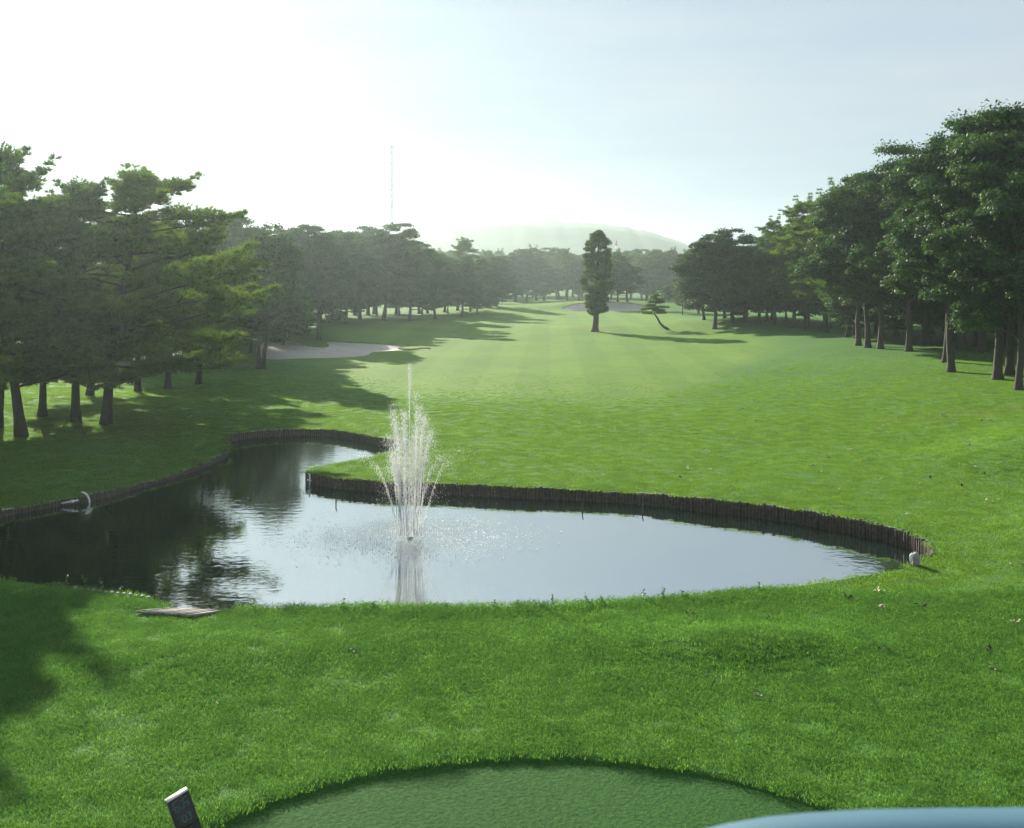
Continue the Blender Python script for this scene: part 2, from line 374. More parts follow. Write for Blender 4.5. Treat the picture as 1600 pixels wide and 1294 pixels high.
def build_ground():
    rnd = np.random.default_rng(5); pts = []
    y = -30.0
    rows = []
    while y < 5200:
        sp = .55 if 13 < y < 58 else (4 if y < 0 else max(1.0, abs(y) * .02) if y > 58 else 1.2)
        rows.append((y, sp)); y += sp
    for i, (y, sp) in enumerate(rows):
        hw = 60 + max(0, y) * .85
        core = 18 + max(0, y) * .55
        xs = [np.arange(-core, core, sp)]
        k = core; s2 = sp
        ext = []
        while k < hw * 1.5: ext.append(k); s2 *= 1.35; k += s2
        xs = np.concatenate([xs[0], np.array(ext), -np.array(ext)]) + (sp * .5 if i % 2 else 0)
        pts.append(np.stack([xs + rnd.uniform(-.15, .15, len(xs)) * sp, np.full(len(xs), y) + rnd.uniform(-.15, .15, len(xs)) * sp], -1))
    P = np.concatenate(pts)
    loops = [POND, TEE, TEE_IN] + BUNK
    near = np.zeros(len(P), bool)
    for lp in loops:
        lo, hi = lp.min(0) - 2, lp.max(0) + 2
        bx = (P[:, 0] > lo[0]) & (P[:, 0] < hi[0]) & (P[:, 1] > lo[1]) & (P[:, 1] < hi[1])
        idx = np.where(bx)[0]; near[idx[edge_dist(lp, P[idx, 0], P[idx, 1]) < .18]] = True
    P = P[~near]
    verts = [Vector(p) for p in P]; edges = []
    for lp in loops:
        b0 = len(verts); verts += [Vector(p) for p in lp]; n = len(lp)
        edges += [(b0 + i, b0 + (i + 1) % n) for i in range(n)]
    r = delaunay_2d_cdt(verts, edges, [], 0, 1e-5)
    V = np.array([tuple(v) for v in r[0]]); F = np.array([f for f in r[2] if len(f) == 3])
    C = V[F].mean(1)
    a = V[F[:, 1]] - V[F[:, 0]]; b = V[F[:, 2]] - V[F[:, 0]]
    flip = a[:, 0] * b[:, 1] - a[:, 1] * b[:, 0] < 0
    F[flip] = F[flip][:, ::-1]
    return V, F, C
GV, GF, GC = build_ground()
in_pond = inside(POND, GC[:, 0], GC[:, 1]); in_b = [inside(b, GC[:, 0], GC[:, 1]) for b in BUNK]
def submesh(name, faces, zf):
    ids, inv = np.unique(faces.ravel(), return_inverse=True)
    v = GV[ids]; return mesh_np(name, np.column_stack([v, zf(v[:, 0], v[:, 1])]), [inv.reshape(-1, 3)], True), v
def rough_of(x, y):
    cxl = -2 + .045 * y                       # fairway centre drifts right
    hw = 6 + 14 * sstep(60, 110, y)
    f = sstep(hw + 5, hw, np.abs(x - cxl)) * sstep(58, 72, y) * sstep(420, 300, y)
    return 1 - f
def tee_in(x, y): return inside(TEE, x, y)
def zground(x, y):
    z = H(x, y); t = inside(TEE, x, y) & (edge_dist(TEE, x, y) > .02)
    return z - .08 * t
keep = ~in_pond
for b in in_b: keep &= ~b
me, v = submesh('ground', GF[keep], zground)
for nm, val in (('rough', rough_of(v[:, 0], v[:, 1])), ('tee', (inside(TEE, v[:, 0], v[:, 1])).astype(float)),
                ('dirt', np.exp(-((v[:, 0] - 27) / 9) ** 2 - ((v[:, 1] - 55.5 - .0 * v[:, 0]) / 1.2) ** 2) * 1.0 + np.exp(-((v[:, 0] - 11) / 2.5) ** 2 - ((v[:, 1] - 145) / 2) ** 2) * .6)):
    at = me.attributes.new(nm, 'FLOAT', 'POINT'); at.data.foreach_set('value', np.asarray(val, np.float32))
ground = tag(obj('ground', me, M_TURF), kind='structure')
me, v = submesh('pond', GF[in_pond], lambda x, y: np.full(len(x), WATER))
water = tag(obj('water', me, M_WATER), kind='structure')
for k, (bk, ib) in enumerate(zip(BUNK, in_b)):
    dep = (.45, .35, .3)[k]
    def zf(x, y, bk=bk, dep=dep): return H(x, y) - .10 - dep * (1 - np.exp(-edge_dist(bk, x, y) / 1.2))
    me, v = submesh('bunker', GF[ib], zf)
    tag(obj('bunker', me, M_SAND), kind='structure')
    n = len(bk); hz = H(bk[:, 0], bk[:, 1])
    vv = np.concatenate([np.column_stack([bk, hz + .03]), np.column_stack([bk, hz - .16])])
    i = np.arange(n); j = (i + 1) % n
    tag(obj('bunker_lip', mesh_np('bunker_lip', vv, [np.stack([i, j, j + n, i + n], -1)]), M_TURF), kind='structure')

# ------------------------------------------------------------------ pond edge: retaining wall of driven stakes
rs = random.Random(11)
wall = empty('retaining_wall', (0, 0, 0)); tag(wall, 'low retaining wall of upright timber stakes round the pond edge', 'retaining wall')
n = len(POND); hp = H(POND[:, 0], POND[:, 1]); i = np.arange(n); j = (i + 1) % n
vv = np.concatenate([np.column_stack([POND, hp - .01]), np.column_stack([POND, np.full(n, -1.4)])])
obj('backing', mesh_np('backing', vv, [np.stack([i, j, j + n, i + n], -1)]), M_BACK, wall)
def stake_mesh():
    m = MB(); rr = .062
    m.tube([(0, 0, -1.2), (0, 0, -.03), (0, 0, 0)], [rr, rr, rr * .8], 7); return m
stk = stake_mesh().mesh('stake')
seg = np.linalg.norm(POND[j] - POND[i], axis=1); cum = np.concatenate([[0], np.cumsum(seg)]); per = cum[-1]
i_far0 = None
spots_ = []
s_ = 0.0
while s_ < per:
    k = min(np.searchsorted(cum, s_, 'right') - 1, n - 1); t = (s_ - cum[k]) / seg[k]
    p = POND[k] * (1 - t) + POND[(k + 1) % n] * t; d = POND[(k + 1) % n] - POND[k]; d /= np.linalg.norm(d)
    nl = np.array([-d[1], d[0]])
    if inside(POND, p[0] + nl[0] * .1, p[1] + nl[1] * .1): pass
    else: nl = -nl
    spots_.append((p + nl * .04, nl)); s_ += .118
sp = np.array([q for q, _ in spots_]); nn = np.array([q for _, q in spots_])
facing = (nn * -sp).sum(1) / np.linalg.norm(sp, axis=1) > -.25       # those that turn their face to the fairway's tee end
inview = (np.abs(sp[:, 0]) < .50 * sp[:, 1] + 2)
use = np.where(facing & inview)[0]
score = np.linalg.norm(sp[use], axis=1)
order = use[np.argsort(score)]
single = set(order[:300].tolist())
mrest = MB(); base = stake_mesh(); bv = np.concatenate(base.v); bt = np.concatenate(base.t); bq = np.concatenate(base.q)
for q in range(len(sp)):
    x, y = sp[q]; top = float(H(x, y)) + rs.uniform(-.05, .04); 
    if q in single:
        o = obj('stake', stk, M_STAKE, wall, (x, y, top)); o.rotation_euler = (rs.uniform(-.04, .04), rs.uniform(-.04, .04), rs.uniform(0, 6)); o.scale = (rs.uniform(.8, 1.1),) * 2 + (1,)
    elif facing[q]:
        mrest.add(bv + np.array([x, y, top]), bt, bq)
if mrest.n:
    tag(obj('stakes', mrest.mesh('stakes'), M_STAKE, wall), kind='stuff')

# ------------------------------------------------------------------ trees
def leaves_np(rng, C, Nrm, size, aspect=.6, fold=0):
    """one rhombic leaf per centre"""
    n = len(C); Nrm = Nrm / (np.linalg.norm(Nrm, axis=1)[:, None] + 1e-9)
    r = rng.normal(size=(n, 3)); u = np.cross(Nrm, r); u /= np.linalg.norm(u, axis=1)[:, None] + 1e-9
    w = np.cross(Nrm, u); L_ = (size * rng.uniform(.7, 1.35, n))[:, None]
    V = np.stack([C - u * L_, C + w * L_ * aspect, C + u * L_, C - w * L_ * aspect], 1).reshape(-1, 3)
    return V, np.arange(n * 4).reshape(-1, 4)
def rdir(rng, n):
    d = rng.normal(size=(n, 3)); return d / np.linalg.norm(d, axis=1)[:, None]
def broadleaf(seed, Ht=16.0, Rc=4.6, z0=3.6, nc=110, nl=300, leaf=.125, trunks=1, tr=.26, skew=.0):
    rng = np.random.default_rng(seed); C, Tn = [], []
    # big boughs first, leaf clumps on the boughs
    nb = 11; boughs = [(0, 0, Ht - 1.7, 1.8)]
    for b in range(nb):
        t = (b + rng.uniform(.0, .9)) / nb; a = b * 2.4 + rng.uniform(-.6, .6)
        z = z0 + 1.3 + (Ht - z0 - 3.2) * t; rad = Rc * (.74 - .42 * max(0, t - .45)) * rng.uniform(.55, 1.05)
        boughs.append((rad * math.cos(a) + skew * t, rad * math.sin(a), z, Rc * rng.uniform(.34, .56)))
    wsum = np.array([b[3] ** 2 for b in boughs]); wsum /= wsum.sum()
    for q in range(nc):
        bx_, by_, bz_, br_ = boughs[rng.choice(len(boughs), p=wsum)]
        d = rdir(rng, 1)[0]; d[2] = d[2] * .8 + (.12 if d[2] > -.4 else .3)
        C.append(np.array([bx_, by_, bz_]) + d * br_ * rng.uniform(.55, 1.08))
    C = np.array(C); C[:, 2] = np.maximum(C[:, 2], z0 + rng.uniform(-.4, .6, nc)); rc = rng.uniform(.5, 1.15, nc) * (Rc / 4.6)
    Vs, Fs, off = [], [], 0
    for c, r_ in zip(C, rc):
        k = int(nl * (r_ / 1.0) ** 1.5) + 30; d = rdir(rng, k); d[:, 2] = np.where(d[:, 2] < -.3, -d[:, 2] * .6, d[:, 2])
        stretch = rng.uniform(.75, 1.4, 3) * np.array([1, 1, .6])
        P = c + d * r_ * stretch * (rng.uniform(.2, 1, k) ** .5)[:, None]
        st = rng.random(k) < .14; P[st] += d[st] * r_ * rng.uniform(.05, .35, st.sum())[:, None]
        Nn = d * .6 + np.array([0, 0, .7]) + rng.normal(size=(k, 3)) * .55
        v, f = leaves_np(rng, P, Nn, leaf); Vs.append(v); Fs.append(f + off); off += len(v)
        Tn.append(np.repeat(np.clip(rng.uniform(.1, .75) + rng.normal(size=k) * .22, 0, 1), 4))
    crown = tone(mesh_np('crown', np.concatenate(Vs), [np.concatenate(Fs)]), np.concatenate(Tn))
    m = MB()
    for ti in range(trunks):
        lean = (ti - (trunks - 1) / 2) * .9
        zz = np.array([-.3, .15, .6, z0 * .5 + .4, z0 + .5, z0 + (Ht - z0) * .35, z0 + (Ht - z0) * .7])
        wob = rng.uniform(-.14, .14, (len(zz), 2)) * (zz[:, None] > .7)
        path = np.column_stack([lean * zz / (z0 + .5) * .55 + lean * .35 + wob[:, 0] * (1 + zz / 6), wob[:, 1] * (1 + zz / 6), zz])
        rr = tr * np.array([1.9, 1.45, 1.12, 1.0, .85, .55, .22]) * (1 if trunks == 1 else .75)
        m.tube(path, rr, 9)
        for (bx_, by_, bz_, br_) in boughs[ti::trunks]:
            zs = np.clip(z0 * .8 + (bz_ - z0) * .55, z0 * .7, Ht * .75); s0 = np.array([np.interp(zs, zz, path[:, 0]), np.interp(zs, zz, path[:, 1]), zs]); e = np.array([bx_, by_, bz_])
            mid = s0 * .5 + e * .5 + np.array([0, 0, -.25]) + rng.uniform(-.3, .3, 3); m.tube([s0, mid, e], [tr * .42, tr * .27, .03], 6, False)
            near_c = C[np.argsort(((C - e) ** 2).sum(1))[:4]]
            for c in near_c: m.tube([mid * .4 + e * .6, (e + c) / 2 + rng.uniform(-.15, .15, 3), c], [.045, .03, .012], 4, False)
    return m.mesh('trunk', True), crown
def pine(seed, Ht=14.0, Rc=4.8, z0=4.5, nb=34, tufts=120, lean=(0, 0), tr=.24, crook=.5, flat=.55, needle=.32):
    rng = np.random.default_rng(seed)
    zz = np.linspace(-.3, Ht * .97, 12); t = np.clip(zz / Ht, 0, 1)
    wx = crook * np.sin(t * 4.2 + rng.uniform(0, 6)) * t; wy = crook * np.sin(t * 3.7 + rng.uniform(0, 6)) * t
    path = np.column_stack([lean[0] * t ** .8 + wx, lean[1] * t ** .8 + wy, zz])
    m = MB(); m.tube(path, tr * np.interp(t, [0, .03, .1, .5, 1], [1.7, 1.3, 1.0, .7, .1]), 9)
    pads = []
    for b in range(nb):
        tb = (b + rng.uniform(0, 1)) / nb; zb = z0 + (Ht - z0) * tb
        L_ = Rc * (math.sin(math.pi * (.28 + .70 * tb)) ** .8) * rng.uniform(.55, 1.12)
        a = b * 2.4 + rng.uniform(-.5, .5)
        s0 = np.array([np.interp(zb, zz, path[:, 0]), np.interp(zb, zz, path[:, 1]), zb])
        e = s0 + np.array([math.cos(a) * L_, math.sin(a) * L_, rng.uniform(-.25, .75) * L_ * .5])
        mid = (s0 + e) / 2 + np.array([rng.uniform(-.3, .3), rng.uniform(-.3, .3), rng.uniform(-.35, .1)])
        m.tube([s0, mid, e], [.075, .05, .02], 5, False)
        pads.append((e, rng.uniform(.4, .8))); pads.append((e + (e - mid) * rng.uniform(.15, .4) + np.array([0, 0, .12]), rng.uniform(.2, .4)))
        dv = (e - mid) / np.linalg.norm(e - mid)
        for q in range(4): pads.append((e + dv * (.35 + .3 * q) + np.array([rng.uniform(-.12, .12), rng.uniform(-.12, .12), .08 + .13 * q * rng.uniform(.4, 1.2)]), .26 - .035 * q))
        side = np.array([-math.sin(a), math.cos(a), 0])
        for q in range(int(3 + L_ * 1.35)):
            f = rng.uniform(.3, .95); pads.append((mid * (1 - f) + e * f + side * rng.uniform(-1, 1) * L_ * .32 + np.array([0, 0, rng.uniform(-.3, .5)]), rng.uniform(.3, .85)))
    pads.append((path[-1] + np.array([0, 0, .1]), .55))
    Vs, Tn = [], []
    for c, pr in pads:
        k = int(tufts * pr * pr) + 14; tn = rng.uniform(.1, .7)
        rr = np.sqrt(rng.random(k)) * pr * 1.15; a = rng.uniform(0, 6.28, k)
        P = c + np.column_stack([rr * np.cos(a), rr * np.sin(a), flat * pr * (1 - (rr / pr / 1.15) ** 2) * rng.uniform(-.3, 1.3, k)])
        ax = np.column_stack([np.cos(a) * rr / pr, np.sin(a) * rr / pr, np.full(k, .55)]) + rng.normal(size=(k, 3)) * .25
        ax /= np.linalg.norm(ax, axis=1)[:, None]
        for q in range(6):
            d = ax + rdir(rng, k) * .62; d /= np.linalg.norm(d, axis=1)[:, None]
            w = np.cross(d, rdir(rng, k)); w /= np.linalg.norm(w, axis=1)[:, None] + 1e-9
            Tn.append(np.repeat(np.clip(tn + rng.normal(size=k) * .2, 0, 1), 3)); ln = needle * rng.uniform(.7, 1.25, k)[:, None]; wd = .026 * needle / .3
            Vs.append(np.stack([P - w * wd, P + w * wd, P + d * ln], 1).reshape(-1, 3))
    V = np.concatenate(Vs)
    return m.mesh('trunk', True), tone(mesh_np('crown', V, [np.arange(len(V)).reshape(-1, 3)]), np.concatenate(Tn))

PROTO = {}
def proto(key, fn, bark, leafm, ht, **kw):
    t, c = fn(Ht=ht, **kw); t.materials.append(bark); c.materials.append(leafm); PROTO[key] = (t, c, ht)
proto('B0', broadleaf, M_BARK, M_BROAD, 17, seed=1, Rc=5.6, z0=4.2, nc=230, nl=400)
proto('B1', broadleaf, M_BARK, M_BROAD, 16, seed=2, Rc=5.0, z0=3.2, nc=200, nl=400)
proto('B2', broadleaf, M_BARK, M_BROAD, 14, seed=3, Rc=5.0, z0=1.6, nc=190, nl=400, leaf=.135)
proto('B3', broadleaf, M_BARK, M_BROAD, 15, seed=4, Rc=4.4, z0=2.8, nc=170, nl=400, skew=1.2)
proto('BD', broadleaf, M_BARK, M_BROAD, 12, seed=7, Rc=4.4, z0=2.4, nc=170, nl=300, trunks=2, tr=.24, leaf=.12)
proto('P0', pine, M_PBARK, M_PINE, 14, seed=21, Rc=6.4, z0=1.9, nb=46, lean=(1.2, .4), crook=.7)
proto('P1', pine, M_PBARK, M_PINE, 14, seed=22, Rc=5.0, z0=2.5, nb=40, lean=(-1.0, .3))
proto('P2', pine, M_PBARK, M_PINE, 15, seed=23, Rc=4.0, z0=3.2, nb=38, lean=(.3, -.5))
proto('P3', pine, M_PBARK, M_PINE, 16, seed=24, Rc=4.4, z0=3.2, nb=46, lean=(.2, .5), flat=.4)

proto('S', broadleaf, M_BARK, M_BROAD, 7, seed=9, Rc=3.6, z0=.5, nc=110, nl=260, tr=.12)
rt = random.Random(77)
def tree(key, x, y, ht, label, group=None, name=None, rz=None, wide=1.0, z=None):
    t, c, h0 = PROTO[key]; s = ht / h0
    nm = name or ('pine_tree' if key[0] == 'P' else 'broadleaf_tree')
    r = empty(nm, (x, y, float(H(x, y)) if z is None else z), rt.uniform(0, 6.28) if rz is None else rz)
    r.scale = (s * wide, s * wide, s)
    r.rotation_euler[0] = rt.uniform(-.045, .045); r.rotation_euler[1] = rt.uniform(-.045, .045)
    tag(r, label, 'pine tree' if key[0] == 'P' else 'tree', group)
    for n_, me_ in (('trunk', t), ('crown', c)):
        o = bpy.data.objects.new(n_, me_); link(o, r)
    return r
def tree_px(key, u, v, top, label, group=None, **kw):
    x, y, z = spot(u, v); return tree(key, x, y, (v - top) / FPX * y, label, group, **kw)

# bank beside the pond
tree_px('P0', 165, 663, 284, 'wide spreading pine with a stout leaning trunk on the pond bank', rz=.2, wide=1.12)
tree_px('P1', 118, 657, 300, 'pine leaning the other way beside the wide spreading pine on the bank', rz=2.9)
tree_px('P2', 66, 650, 330, 'slim straight pine casting a long shadow down the bank')
tree_px('P1', 34, 682, 255, 'dark pine rooted lowest on the shaded pond bank', rz=.4)
tree_px('P2', -4, 668, 300, 'tall flat topped pine with layered boughs over the pond bank', rz=1.5)
tree('P2', -21.2, 41.5, 11.2, 'tall pine whose top bough reaches over the pond from beside the water', rz=.5, wide=1.0)
tree('P2', -20.8, 36.6, 11.4, 'pine on the shore opposite the plank landing', rz=2.0, wide=1.05)
G = 'pines in the grove behind the pond bank'
for u, v, top in ((140, 618, 345), (215, 612, 350), (262, 608, 352), (310, 600, 365)):
    tree_px(rt.choice(['P1', 'P2', 'P3']), u, v, top, 'pine in the dim grove behind the pond bank', G)
for u, v, top in ((215, 570, 350), (265, 566, 345), (330, 560, 352)):
    tree_px(rt.choice(['B1', 'B2', 'B3']), u, v, top, 'leafy broadleaf tree filling the grove behind the bank pines', 'broadleaf trees behind the bank pines')
for u, v in ((110, 560), (160, 566), (240, 580), (290, 576), (335, 566), (375, 556), (430, 540)):
    x, y, z = spot(u, v); tree('S', x, y + 4, rt.uniform(5, 7.5), 'low bushy tree under the pines behind the pond bank', 'bushy undergrowth behind the pond bank', name='bushy_tree', wide=1.15)
tree_px('BD', 408, 577, 356, 'rounded tree with a forked double trunk in front of the sand bunker', rz=.1, wide=.95)
tree_px('B2', 497, 532, 362, 'rounded tree on a single thin trunk behind the sand bunker', wide=.85)
GL = 'broadleaf trees along the wooded side beyond the bunker'
for k, u, v, top in (('B2', 448, 527, 362), ('B2', 540, 506, 372), ('B2', 600, 500, 357), ('B3', 562, 498, 372), ('B2', 640, 500, 388), ('B2', 680, 499, 400), ('B2', 722, 496, 405), ('B2', 745, 492, 425), ('B3', 575, 492, 368), ('B2', 520, 500, 366), ('B2', 470, 505, 368), ('B2', 380, 540, 350), ('B2', 350, 530, 352)):
    tree_px(k, u, v, top, 'broadleaf tree in the wooded edge beyond the sand bunker', GL, wide=1.2)
for u, v, top in ((425, 515, 366), (500, 505, 372), (555, 497, 372), (585, 495, 362), (620, 495, 376), (655, 494, 394), (695, 492, 402), (735, 488, 412), (765, 482, 410)):
    tree_px('B2', u, v - 4, top, 'broadleaf tree in the second rank of the woods beyond the bunker', 'second rank of the woods beyond the bunker', wide=1.25)
tree_px('P2', 715, 485, 378, 'spiky topped pine rising above the woods beyond the bunker')
tree_px('P2', 668, 490, 388, 'small pine tip poking out of the woods beyond the bunker')
# far end of the hole
GF_ = 'pines along the far end of the fairway'
for u, v, top in ((838, 470, 390), (886, 470, 393), (965, 471, 396), (1003, 470, 402), (1022, 470, 394), (1045, 470, 393), (1072, 470, 397), (870, 468, 402), (935, 468, 405), (985, 468, 400), (1090, 470, 396), (760, 474, 396)):
    tree_px(rt.choice(['P1', 'P2', 'P3']), u, v, top, 'pine in the hazy row closing the far end of the fairway', GF_, wide=1.15)
GB = 'broadleaf trees along the far end of the fairway'
for u, v, top in ((775, 478, 405), (805, 472, 394), (822, 472, 402), (850, 470, 412), (905, 470, 410), (925, 469, 412), (950, 470, 415), (980, 470, 412), (1010, 470, 412), (1035, 470, 410), (1060, 470, 408), (785, 470, 408), (1085, 471, 405)):
    tree_px('B2', u, v, top, 'broadleaf tree in the hazy row closing the far end', GB, wide=1.35)
for q in range(34):
    u = 560 + q * 17 + rt.uniform(-6, 6); x, y = (u - CX) / FPX * 360, 360 + rt.uniform(-15, 40)
    tree(rt.choice(['B2', 'B2', 'P3']), x, y, rt.uniform(13, 15.5), 'small hazy tree in the back rank behind the far row', 'trees in the back rank', wide=1.3)
# wooded side opposite the bunker
GR = 'dark trees of the wooded side opposite the bunker'
for k, u, v, top in (('B2', 1117, 514, 366), ('B2', 1145, 505, 372), ('B1', 1166, 504, 380), ('B2', 1186, 506, 384), ('B1', 1100, 500, 385), ('B2', 1212, 507, 375), ('B1', 1240, 510, 360)):
    tree_px(k, u, v, top, 'foremost dense dark tree of the clump on the rise beyond the lone cedar' if u == 1117 else 'dense dark broadleaf tree on the rise beyond the lone cedar', GR, wide=1.15)
tree_px('P3', 1206, 500, 350, 'pine with a spiky head above the dense dark trees on the rise', wide=.9)
tree_px('P3', 1066, 492, 430, 'slender pale pine standing between the leaning pine and the dark trees', wide=.8)
GP = 'pines of the wooded side between the rise and the tall broadleaf trees'
for k, u, v, top in (('P3', 1262, 515, 322), ('P3', 1290, 520, 312), ('P3', 1325, 527, 305), ('P3', 1318, 515, 300)):
    tree_px(k, u, v, top, 'layered dark pine between the rise and the tall broadleaf trees', GP)
GT = 'tall dark trees of the grove with bare trunks'
for k, u, v, top in (('B0', 1341, 540, 272), ('B1', 1356, 543, 280), ('B0', 1376, 545, 262), ('B1', 1420, 549, 250), ('B1', 1443, 540, 240), ('B0', 1478, 566, 222), ('B3', 1505, 545, 220), ('B0', 1525, 540, 240), ('B1', 1535, 550, 215),
                     ('B1', 1578, 586, 200), ('B0', 1625, 590, 175), ('B1', 1660, 600, 180), ('B0', 1700, 585, 200), ('B1', 1400, 525, 290), ('B1', 1455, 522, 280), ('B1', 1490, 525, 270), ('B0', 1570, 540, 250), ('B1', 1620, 545, 240), ('B1', 1370, 520, 300), ('B1', 1680, 540, 250)):
    tree_px(k, u, v, top, {1341: 'outermost of three dark trunks standing close together at the grove corner', 1356: 'thin middle trunk of the three standing close together at the grove corner',
                           1376: 'thickest of three dark trunks standing close together at the grove corner', 1420: 'dark tree standing alone between the three close trunks and the straight trunk',
                           1478: 'dark tree half hidden behind the straight trunk at the sunlit grove edge', 1578: 'dark tree just behind the thick trunk at the grove edge'}.get(u, 'tall dark broadleaf tree in the shady bare trunked grove'), GT, wide=.95)
tree_px('B0', 1486, 581, 205, 'tall glossy leaved tree with a straight trunk at the sunlit edge of the grove', wide=.9)
tree_px('B0', 1559, 593, 172, 'tallest broadleaf tree with a thick dark trunk at the grove edge', wide=1.0)
tree_px('B1', 1592, 609, 230, 'thin trunked leafy tree standing foremost in the grove', wide=.85)
GS = 'trees deep in the grove'
for q in range(16):
    x = 52 + q * 4.5 + rt.uniform(-2, 2); y = 118 + rt.uniform(-22, 35)
    tree(rt.choice(['B1', 'B2', 'B0']), x, y, rt.uniform(14, 18), 'shaded tree deep inside the grove', GS)

for q in range(26):
    x = 50 + q * 2.6 + rt.uniform(-2, 2); y = 140 + rt.uniform(-8, 22) - q * .6
    tree('S', x, y, rt.uniform(5, 8), 'low bushy tree in the shade at the back of the grove', 'bushy undergrowth of the grove', name='bushy_tree', wide=1.2)
for u, v in ((1395, 532), (1440, 536), (1475, 538), (1510, 536), (1545, 538), (1585, 540), (1625, 545), (1350, 524), (1310, 516), (1665, 548)):
    x, y, z = spot(u, v); tree('S', x, y + 3, rt.uniform(5, 6.5), 'low bushy tree filling the dim gaps between the grove trunks', 'bushes between the grove trunks', name='bushy_tree', wide=1.3)
for u, v in ((452, 512), (520, 496), (590, 493), (625, 492), (660, 491), (700, 489), (735, 486), (765, 480), (1130, 497), (1160, 498), (1195, 499), (1225, 501), (1255, 504), (1285, 508), (1090, 490)):
    x, y, z = spot(u, v); tree('S', x, y - 1, rt.uniform(6.5, 9), 'low bushy tree at the foot of the distant woods', 'bushes at the foot of the distant woods', name='bushy_tree', wide=1.2)
# lone cedar
def cedar():
    rng = np.random.default_rng(31); Ht = 13.6; px = 13.6 / 155
    prof = [(27, 6), (30, 14), (36, 19), (44, 19), (52, 17), (58, 15), (63, 22), (70, 28), (80, 29), (90, 27), (97, 23), (102, 21), (106, 25), (116, 24), (126, 23), (138, 20), (148, 13), (155, 3)]
    hz = [p[0] * px for p in prof]; rw = [p[1] * px for p in prof]
    m = MB(); zz = np.array([-.3, .1, .5, 1.5, 4, 8, 12, 13.3])
    m.tube(np.column_stack([.05 * np.sin(zz), .05 * np.cos(zz), zz]), [.75, .58, .46, .40, .34, .22, .10, .04], 10)
    Vs, Fs, off, Tn = [], [], 0, []
    for q in range(430):
        z = rng.uniform(hz[0], hz[-1]); r_ = np.interp(z, hz, rw); a = rng.uniform(0, 6.28)
        if math.sin(3.1 * a + 2.2 * z) > .86: continue
        rad = r_ * (rng.uniform(.1, 1) ** .45) * .92; c = np.array([rad * math.cos(a), rad * math.sin(a), z]); cr_ = rng.uniform(.28, .55)
        if q % 5 == 0: m.tube([(0, 0, z - .25), c], [.05, .02], 4, False)
        k = 150; d = rdir(rng, k); P = c + d * cr_ * np.array([1, 1, .8]) * (rng.random(k) ** .45)[:, None]
        v, f = leaves_np(rng, P, d + rng.normal(size=(k, 3)) * .6, .10, .45); Vs.append(v); Fs.append(f + off); off += len(v); Tn.append(np.repeat(np.clip(rng.uniform(.1, .8) + rng.normal(size=k) * .2, 0, 1), 4))
    t = m.mesh('trunk', True); t.materials.append(M_BARK)
    c = mesh_np('crown', np.concatenate(Vs), [np.concatenate(Fs)]); tone(c, np.concatenate(Tn)); c.materials.append(M_SUGI)
    PROTO['C'] = (t, c, Ht)
cedar()
tree_px('C', 930, 518, 362, 'lone columnar cedar with a bulging crown standing on the open fairway', name='cedar_tree', rz=.6)
# little leaning pine
def small_pine():
    rng = np.random.default_rng(41); m = MB()
    path = np.array([(0.9, 0, -.15), (.75, 0, .05), (.1, 0, .35), (-.45, 0, .9), (-.85, 0, 1.6), (-1.25, .1, 2.1), (-1.35, .1, 2.9), (-1.0, 0, 3.7), (-1.0, 0, 4.6)])
    m.tube(path, [.22, .20, .18, .16, .14, .11, .08, .05, .02], 8); Vs = []
    for z, L_, sg in ((2.1, 1.5, -1), (2.2, 1.6, 1), (2.6, 1.2, 1), (2.8, 1.6, -1), (3.0, 1.9, 1), (3.2, 1.0, -1), (3.5, 1.1, 1), (3.7, .9, -1), (4.0, .8, 1), (4.2, .5, -1), (4.55, .2, 1), (2.5, 1.0, .3), (3.1, 1.0, -.3), (3.6, .8, .2)):
        s0 = np.array([np.interp(z, path[:, 2], path[:, 0]), 0, z]); e = s0 + np.array([sg * L_, rng.uniform(-.6, .6), rng.uniform(-.15, .2)])
        m.tube([s0, e], [.05, .02], 5, False)
        for f in (.45, .75, 1.0):
            c = s0 * (1 - f) + e * f; k = 60; a = rng.uniform(0, 6.28, k); rr = np.sqrt(rng.random(k)) * .42
            P = c + np.column_stack([rr * np.cos(a), rr * np.sin(a), rng.uniform(-.05, .16, k)])
            for q in range(5):
                d = np.column_stack([np.cos(a) * .5, np.sin(a) * .5, np.full(k, .5)]) + rdir(rng, k) * .7; d /= np.linalg.norm(d, axis=1)[:, None]
                w = np.cross(d, rdir(rng, k)); w /= np.linalg.norm(w, axis=1)[:, None]; Vs.append(np.stack([P - w * .03, P + w * .03, P + d * .26], 1).reshape(-1, 3))
    V = np.concatenate(Vs); t = m.mesh('trunk', True); t.materials.append(M_PBARK)
    c = mesh_np('crown', V, [np.arange(len(V)).reshape(-1, 3)]); tone(c, np.full(len(V), .4)); c.materials.append(M_PINE); PROTO['PS'] = (t, c, 4.8)
small_pine()
tree_px('PS', 1036, 515, 459, 'little crooked pine leaning over near the lone cedar', rz=0, wide=.85)

